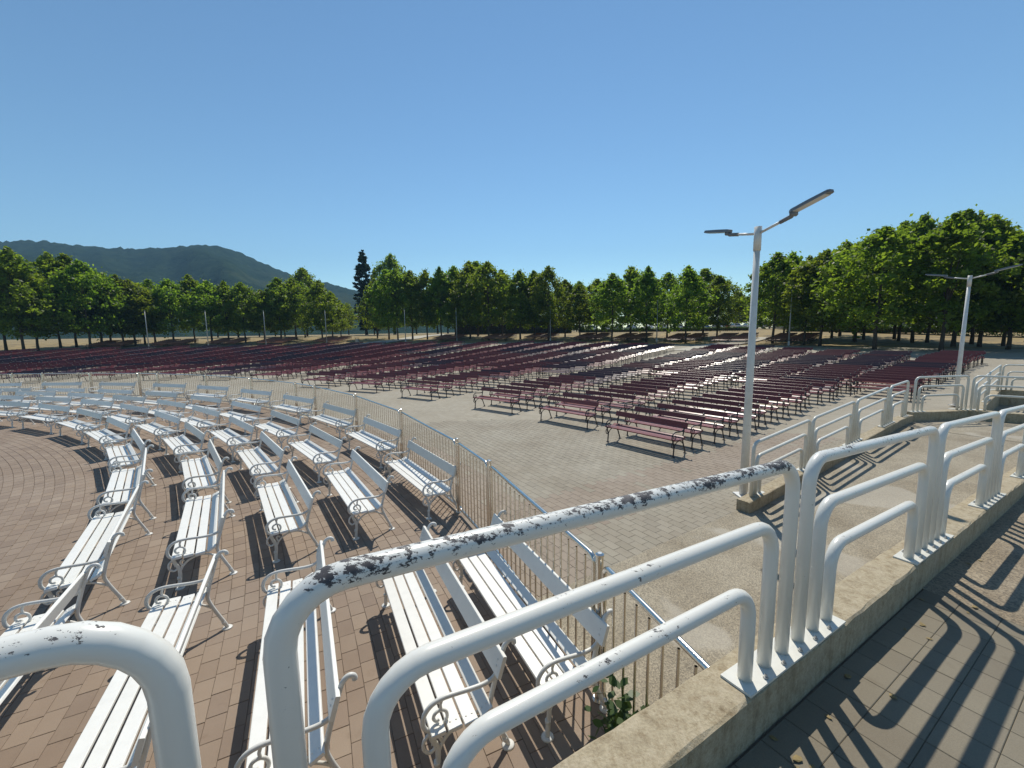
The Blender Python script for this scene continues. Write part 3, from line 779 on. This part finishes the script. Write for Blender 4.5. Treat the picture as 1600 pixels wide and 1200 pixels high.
def trunk_mesh(name, seed, h, base, cs, r0):
    g = random.Random(seed); b = MB()
    top = base+(h-base)*.75; bend = [(g.uniform(-.1, .1)*k, g.uniform(-.1, .1)*k, z) for k, z in ((0, 0), (.3, base*.5), (.6, base), (1, base+(h-base)*.35), (1.5, top))]
    b.tube(bend, [r0*1.25, r0, r0*.9, r0*.6, r0*.15], 8)
    for i in range(9):
        c = cs[g.randrange(len(cs))]; z0 = base*.85+(min(c[2], top)-base)*.35
        b.tube(smooth_path([(0, 0, max(z0, base*.8)), (c[0]*.4, c[1]*.4, z0+(c[2]-z0)*.45), (c[0]*.85, c[1]*.85, c[2])], 3), [r0*.42, r0*.36, r0*.3, r0*.25, r0*.2, r0*.14, r0*.07], 5)
    return b.mesh(name, M_bark, True)
ov = lambda t: (math.sin(math.pi*min(1, t*.93+.10))**.62)*(1-.18*t)
VAR = []
for k in range(7):
    h = 10; w = [2.75, 3.0, 2.5, 3.2, 2.8, 2.6, 3.3][k]; base = [1.3, 1.5, 1.35, 1.5, 1.25, 1.4, 1.6][k]; w *= 1.25
    me, cs = crown_mesh('crown', 100+k, h-.4, w, base+.35, 130, 54, .16, ov, M_leaf)
    VAR.append((me, trunk_mesh('trunk', 50+k, h, base+.3, cs, .135)))
cyp, cs = crown_mesh('crown', 300, 11.5, 1.0, .7, 190, 70, .13, lambda t: (math.sin(math.pi*min(1, t*.85+.14))**.8), M_leafd); cyp_t = trunk_mesh('trunk', 77, 9, .8, cs, .14)
def tree(x, y, z, s, sw, k, label, group, nm='plane_tree', cr=None, tk=None):
    M = Matrix.Translation((x, y, z-.05)) @ Matrix.Rotation(random.uniform(0, 6.28), 4, 'Z') @ Matrix.Diagonal((sw, sw, s, 1))
    t = empty(nm, M); link('trunk', tk or VAR[k][1], t); link('crown', cr or VAR[k][0], t); return tag(t, label, 'tree', group)
TOP = [(-60, 385), (0, 392), (40, 390), (70, 420), (100, 392), (130, 396), (160, 425), (190, 428), (225, 440), (245, 430), (280, 436), (305, 425), (340, 437), (375, 430), (410, 452), (440, 432), (480, 440), (505, 438), (540, 470), (570, 440), (610, 418), (650, 420), (700, 411), (725, 408), (765, 404), (800, 424), (825, 420), (860, 415), (890, 438), (930, 436), (965, 415), (1015, 410), (1050, 425), (1090, 407), (1130, 440), (1165, 436), (1215, 388), (1255, 402), (1300, 382), (1345, 366), (1380, 350), (1430, 342), (1500, 330), (1545, 336), (1590, 370), (1660, 390)]
TR = [(-30, 550), (10, 548), (38, 551), (60, 548), (95, 543), (120, 542), (142, 545), (160, 541), (174, 538), (194, 541), (212, 540), (227, 538), (243, 536), (272, 537), (305, 535), (332, 536), (358, 535), (384, 535), (414, 533), (440, 532), (463, 530), (477, 527), (504, 533), (520, 530), (533, 526), (590, 528), (608, 530), (622, 531), (645, 530), (668, 530), (690, 530), (712, 528), (735, 529), (747, 525), (764, 531), (785, 527), (813, 530), (835, 529), (857, 531), (883, 526), (906, 531), (932, 526), (956, 535), (985, 527), (1010, 534), (1042, 527), (1071, 535), (1098, 525), (1120, 528), (1207, 536), (1230, 528), (1256, 538), (1281, 540), (1312, 525), (1335, 533), (1366, 546), (1397, 530), (1425, 535), (1470, 548), (1489, 541), (1530, 541), (1575, 546), (1625, 548)]
cnt = {}
for i, (px, py) in enumerate(TR):
    x, y, z = hit(px, py, 122); d = math.hypot(x, y)
    ty = interp(TOP, px)+random.uniform(0, 8)
    rr_ = ray(px, ty); ztop = CAM_H+rr_.z/math.hypot(rr_.x, rr_.y)*d
    s = max(.55, min(1.75, (ztop-z)/10.0)); sw = s*random.uniform(.92, 1.12) if s < 1.3 else s*random.uniform(.78, .95)
    if px < 350: lb, g = '{} plane tree along the yellow meadow, counted towards the poplar', 'plane trees before the meadow'
    elif px < 560: lb, g = '{} plane tree on the bank between the meadow trees and the path', 'plane trees between meadow and path'
    elif px < 895: lb, g = '{} plane tree before the dark hedge, counted from the path', 'plane trees before the dark hedge'
    elif px < 1160: lb, g = '{} plane tree before the parked cars, counted from the dark hedge', 'plane trees before the car park'
    else: lb, g = '{} tall plane tree before the low building, counted from the car park', 'tall plane trees before the low building'
    cnt[g] = cnt.get(g, -1)+1; lb = lb.format(ORD[cnt[g]])
    tree(x, y, z, s, sw, i % 7, lb, g)
SECOND = [(1225, 74, 415), (1300, 72, 400), (1350, 70, 385), (1405, 68, 370), (1450, 66, 360), (1520, 64, 355), (1570, 62, 365), (1620, 60, 380)]
def at_dist(px, d, zb=None):
    r_ = ray(px, 520); h = math.hypot(r_.x, r_.y); x, y = r_.x/h*d, r_.y/h*d; return x, y, zt(x, y)
def topz(px, py, d):
    r_ = ray(px, py); return CAM_H+r_.z/math.hypot(r_.x, r_.y)*d
x, y, z = at_dist(573, 150); tree(x, y, z, (topz(573, 394, 150)-z)/11.6, 3.3, 0, 'tall dark narrow poplar rising above the path', None, 'poplar', cyp, cyp_t)
x, y, z = at_dist(590, 156); tree(x, y, z, (topz(586, 422, 156)-z)/11.6, 2.6, 0, 'lower dark narrow poplar beside the taller one', None, 'poplar', cyp, cyp_t)
x, y, z = at_dist(616, 140); tree(x, y, z, (topz(616, 399, 140)-z)/10, 1.9, 3, 'tall tree whose top clears the trees by the poplar', None)
x, y, z = at_dist(480, 135); tree(x, y, z, (topz(480, 420, 135)-z)/10, 1.7, 3, 'darker tree behind the meadow-side plane trees', None)
for px, d, py in SECOND:
    x, y, z = at_dist(px, d); s = (topz(px, py, d)-z)/10; tree(x, y, z, s, s*.95, random.randrange(7), 'tall plane tree in the back row before the low building', 'back row of tall plane trees')
for px in list(range(585, 1250, 33))+[340, 372, 405, 445, 520]:
    d = random.uniform(135, 160); x, y, z = at_dist(px, d); py = interp(TOP, px)+random.uniform(22, 40); s = (topz(px, py, d)-z)/10; tree(x, y, z, s, s*1.25, random.randrange(7), 'background tree filling the gap behind the plane trees', 'background trees behind the plane trees')
for px, d, py in ((430, 160, 470), (545, 170, 474), (700, 150, 440), (830, 150, 445), (905, 140, 440), (1150, 130, 455), (1180, 125, 455), (1240, 120, 430)):
    x, y, z = at_dist(px, d); s = (topz(px, py, d)-z)/10; tree(x, y, z, s, s*1.1, random.randrange(7), 'background tree filling the gap behind the plane trees', 'background trees behind the plane trees')

# ------------------------------------------------------------------ hedges
def hedge(name, A, B, w, h, label, mt, leaf=.11, dens=120):
    A, B = Vector(A), Vector(B); L = (B-A).length; n = int(L*dens*(h+w))
    g = np.random.default_rng(int(L*100)); t = g.random(n)*L; face = g.random(n)
    yy = np.where(face < .35, g.uniform(-w/2, w/2, n), np.where(g.random(n) < .5, -w/2, w/2)+g.normal(0, .05, n)); zz = np.where(face < .35, h+g.normal(0, .06, n), g.uniform(0, h, n))
    d = (B-A)/L; nn = Vector((-d.y, d.x, 0))
    P = np.array([list(A+d*float(a)+nn*float(b_)) for a, b_ in zip(t, yy)]); P[:, 2] = np.array([zt(p[0], p[1]) for p in P])+zz
    nr = g.normal(0, 1, (n, 3)); nr /= np.linalg.norm(nr, axis=1)[:, None]; t1 = np.cross(nr, g.normal(0, 1, (n, 3))); t1 /= np.linalg.norm(t1, axis=1)[:, None]; t2 = np.cross(nr, t1)
    s = leaf*(.6+.9*g.random(n))[:, None]
    k = np.stack([P-t1*s, P-t2*s*.6, P+t1*s, P+t2*s*.6], 1)
    me = bpy.data.meshes.new('foliage'); me.vertices.add(n*4); me.vertices.foreach_set('co', k.ravel()); me.loops.add(n*4); me.loops.foreach_set('vertex_index', np.arange(n*4, dtype=np.int32))
    me.polygons.add(n); me.polygons.foreach_set('loop_start', np.arange(0, n*4, 4, dtype=np.int32)); me.update(calc_edges=True)
    at = me.attributes.new('tone', 'FLOAT', 'FACE'); at.data.foreach_set('value', g.random(n).astype(np.float32)); me.materials.append(mt)
    r = empty(name, Matrix.Identity(4)); link('foliage', me, r)
    b = MB(); c = (A+B)/2; Mx = Matrix.Translation((c.x, c.y, zt(c.x, c.y))) @ Matrix.Rotation(math.atan2(d.y, d.x), 4, 'Z'); b.box((0, 0, h*.42), (L, w*.8, h*.86), Mx); link('branches', b.mesh('branches', M_bark), r)
    return tag(r, label, 'hedge')
p0, p1 = at_dist(715, 112), at_dist(893, 108); hedge('hedge', (p0[0], p0[1], 0), (p1[0], p1[1], 0), 1.6, 3.8, 'tall dark clipped hedge behind the plane trees', M_leafd, .14, 90)
p0, p1 = at_dist(1235, 92), at_dist(1660, 72); hedge('hedge', (p0[0], p0[1], 0), (p1[0], p1[1], 0), 1.4, 1.0, 'low bright green hedge before the long building', M_hedge, .10, 110)
p0, p1 = at_dist(905, 112), at_dist(1170, 100); hedge('hedge', (p0[0], p0[1], 0), (p1[0], p1[1], 0), .9, .75, 'low scruffy hedge in front of the parked cars', M_hedge, .10, 90)

# ------------------------------------------------------------------ long low building
p0, p1 = Vector(at_dist(1262, 118)), Vector(at_dist(1640, 92)); d = p1-p0; d.z = 0; L = d.length; rz = math.atan2(d.y, d.x)
M_wall = simple('beige render', (.42, .34, .23), .9, 0, .1, .5, 0); M_roof = simple('roof tile', (.25, .12, .07), .85, 0, .2, 3); M_shut = simple('pale shutter', (.38, .40, .40), .6)
bd = empty('low_building', place(p0.x, p0.y, zt(p0.x, p0.y), rz)); tag(bd, 'long low beige building with pale shutters behind the trees', 'building')
b = MB(); b.box((L/2, -4, 1.6), (L, 8, 3.2)); link('wall', b.mesh('wall', M_wall), bd)
b = MB(); b.add([(-.6, .6, 3.2), (L+.6, .6, 3.2), (L+.6, -8.6, 3.2), (-.6, -8.6, 3.2), (-.6, -4, 5.0), (L+.6, -4, 5.0)], [(0, 1, 5, 4), (2, 3, 4, 5), (1, 2, 5), (3, 0, 4), (0, 3, 2, 1)]); link('roof', b.mesh('roof', M_roof), bd)
k = 2.5
while k < L-3:
    b = MB(); b.box((k, -8.02, 1.45), (2.4, .08, 2.1)); o = link('shutter', b.mesh('shutter', M_shut), bd)
    b = MB(); b.box((k, -8.06, 2.56), (2.7, .12, .12)); link('lintel', b.mesh('lintel', M_wall), o); k += 5.2

# ------------------------------------------------------------------ parked cars
M_cglass = simple('car glass', (.03, .04, .05), .08); M_tyre = simple('tyre', (.02, .02, .02), .8); M_rim = simple('rim', (.4, .4, .42), .35, .8); M_head = simple('headlight', (.6, .62, .65), .1)
def paint(name, col):
    mt, nt, bs = mat(name); bs.inputs['Base Color'].default_value = (*col, 1); bs.inputs['Roughness'].default_value = .3; bs.inputs['Coat Weight'].default_value = 1; return mt
CARP = [paint('white car paint', (.75, .75, .74)), paint('silver car paint', (.45, .47, .49)), paint('grey car paint', (.16, .18, .20)), paint('blue car paint', (.06, .12, .22)), paint('red van paint', (.45, .03, .03))]
CN = ['white', 'silver', 'grey', 'blue', 'red']
def car(x, y, z, rz, ci, label, group, tall=1.0):
    t = empty('parked_car', place(x, y, z, rz))
    low = [(-2.1, .35), (-2.12, .72), (-1.95, .92), (-.95, 1.0), (1.55, 1.0), (2.05, .95), (2.1, .55), (2.08, .35)]
    cabin = [(-1.0, .98), (-.35, 1.45*tall), (.3, 1.52*tall), (1.3, 1.48*tall), (1.85, 1.0)]
    def ext(pts, w0, w1, mt, nm, par):
        b = MB(); n = len(pts); zs = [p[1] for p in pts]; zmin, zmax = min(zs), max(zs)
        wf = lambda z: w0+(w1-w0)*(z-zmin)/(zmax-zmin)
        v = [(px_, s*wf(pz), pz) for s in (-1, 1) for px_, pz in pts]
        b.add(v, [tuple(range(n)), tuple(range(2*n-1, n-1, -1))]+[(i, n+i, n+(i+1) % n, (i+1) % n) for i in range(n)]); return link(nm, b.mesh(nm, mt), par)
    ext(low, .82, .88, CARP[ci], 'body', t); ext(cabin, .80, .62, CARP[ci], 'cabin', t)
    ext([(-.93, 1.03), (-.40, 1.40*tall), (.28, 1.45*tall), (1.22, 1.42*tall), (1.70, 1.03)], .795, .655, M_cglass, 'side_window', t)
    b = MB(); b.add([(-.99, -.70, 1.0), (-.99, .70, 1.0), (-.40, .58, 1.43*tall), (-.40, -.58, 1.43*tall)], [(0, 1, 2, 3)]); b.v = [(q[0]-.03, q[1], q[2]+.015) for q in b.v]; link('windscreen', b.mesh('windscreen', M_cglass), t)
    for wx in (-1.3, 1.3):
        for s in (-1, 1):
            b = MB(); b.tube([(wx, s*.70, .32), (wx, s*.89, .32)], .32, 14); w_ = link('wheel', b.mesh('wheel', M_tyre), t)
            b = MB(); b.tube([(wx, s*.88, .32), (wx, s*.90, .32)], .20, 10); link('rim', b.mesh('rim', M_rim), w_)
    for s in (-1, 1):
        b = MB(); b.box((-2.06, s*.62, .74), (.12, .34, .14)); link('headlight', b.mesh('headlight', M_head), t)
    return tag(t, label, 'car', group)
cx = [(908, 0), (925, 1), (948, 0), (965, 2), (985, 1), (1012, 0), (1035, 0), (1060, 1), (1078, 0), (1100, 3), (1122, 0), (1150, 1), (1168, 0), (1192, 1), (1222, 0), (1290, 2)]
for px, ci in cx:
    x, y, z = at_dist(px, random.uniform(114, 121)); tl = random.choice((1, 1, 1.12))
    car(x, y, z+.02, math.atan2(y, x)+random.choice((0, math.pi))+random.gauss(0, .08)+.35, ci, f'{CN[ci]} car parked behind the plane trees', f'{CN[ci]} cars in the car park', tl)
x, y, z = at_dist(1132, 126); car(x, y, z+.02, math.atan2(y, x)+1.3, 4, 'red van parked among the pale cars', None, 1.5)

# ------------------------------------------------------------------ hill
RID = [(-700, 400), (-300, 392), (-100, 380), (0, 375), (60, 374), (130, 383), (200, 387), (240, 387), (290, 383), (320, 380), (345, 382), (380, 396), (410, 409), (450, 427), (500, 440), (540, 448), (565, 456), (600, 468), (660, 490), (720, 506), (800, 512)]
b = MB(); v = []; f = []; na, nr = 260, 34; g = np.random.default_rng(5)
rid_n = np.convolve(g.normal(0, 1, na+20), np.ones(3)/3, 'same')
for i in range(na+1):
    px = -700+1500*i/na; r_ = ray(px, sum(interp(RID, px+q*9) for q in range(-3, 4))/7); hh = math.hypot(r_.x, r_.y); el = r_.z/hh; az = math.atan2(r_.x, r_.y)
    D = 1350+220*math.sin(az*3.1); H = el*D+rid_n[i]*.9
    for j in range(nr+1):
        t = j/nr; rad = 480+(D-480)*t*1.3
        s = min(1, (rad-480)/(D-480)); prof = s**.95 if rad <= D else max(0, 1-((rad-D)/(D-480))*.8)
        wob = 1+(1-s)*(.16*math.sin(az*23+t*6)+.10*math.sin(az*47+t*9+1)+.05*math.sin(az*101-t*7))
        v.append((math.sin(az)*rad, math.cos(az)*rad, 1.5+max(0, H)*prof*wob+g.normal(0, 1.4)*s*(1 if rad <= D else .3)))
for i in range(na):
    for j in range(nr): q = i*(nr+1)+j; f.append((q, q+1, q+nr+2, q+nr+1))
b.add(v, f); tag(link('hills', b.mesh('hills', M_hill, True)), kind='structure')

# ------------------------------------------------------------------ weed at the foot of the curb
def weed(x, y, s, seed, label):
    g = random.Random(seed); r = empty('climbing_weed', place(x, y, 0)); st = MB(); lf = MB()
    for k in range(9):
        a = g.uniform(0, 6.28); L = g.uniform(.35, 1.0)*s; P = smooth_path([(0, 0, 0), (math.cos(a)*.08, math.sin(a)*.08, L*.5), (math.cos(a)*.22*s, math.sin(a)*.22*s, L)], 5); st.tube(P, .004, 5)
        for q in P[2:]:
            for e in range(3):
                n_ = Vector((g.gauss(0, .6), g.gauss(0, .6), 1)).normalized(); t1 = n_.cross(Vector((g.gauss(0, 1), g.gauss(0, 1), g.gauss(0, 1)))).normalized(); t2 = n_.cross(t1); c = q+Vector((g.gauss(0, .05), g.gauss(0, .05), g.gauss(0, .03))); z = g.uniform(.03, .055)
                lf.add([c-t1*z, c-t1*z*.3-t2*z*.6, c+t1*z*.4-t2*z*.5, c+t1*z, c+t1*z*.4+t2*z*.5, c-t1*z*.3+t2*z*.6], [(0, 1, 2, 3, 4, 5)])
    link('stem', st.mesh('stem', M_hedge), r); link('leaves', lf.mesh('leaves', M_hedge), r); return tag(r, label, 'plant')
weed(.76, 2.60, .75, 3, 'green climbing weed where the steel fence meets the tall curb')

# ------------------------------------------------------------------ fallen leaves on the ramp
M_dry = simple('dry leaf', (.22, .16, .06), .7, 0, .3, 20)
b = MB(); b.add([(-.022, 0, .002), (-.008, -.012, .004), (.010, -.010, .003), (.024, 0, .008), (.010, .011, .004), (-.008, .013, .006)], [(0, 1, 2, 3, 4, 5)]); lm = b.mesh('fallen_leaf', M_dry)
for k in range(16):
    u = random.uniform(-.5, 3.2); vv = -.10-abs(random.gauss(0, .16)); p = W(u, vv, z_up(u)+.002)
    tag(link('fallen_leaf', lm, None, Matrix.Translation(p) @ tilt @ Matrix.Rotation(random.uniform(0, 6.28), 4, 'Z') @ Matrix.Scale(random.uniform(.6, 1.2), 4)), 'small dry leaf lying on the ramp by the tall curb', 'leaf', 'dry leaves along the curb')

# ------------------------------------------------------------------ haze
hz, nt, bs = mat('haze'); nt.nodes.remove(bs); pv = N(nt, 'ShaderNodeVolumePrincipled')
pv.inputs['Color'].default_value = (.36, .66, 1, 1); pv.inputs['Density'].default_value = .00025; pv.inputs['Anisotropy'].default_value = 0
nt.links.new(pv.outputs[0], nt.nodes['Material Output'].inputs['Volume'])
b = MB(); b.box((0, 0, 198.5), (4300, 4300, 403)); tag(link('haze', b.mesh('haze', hz)), kind='stuff')
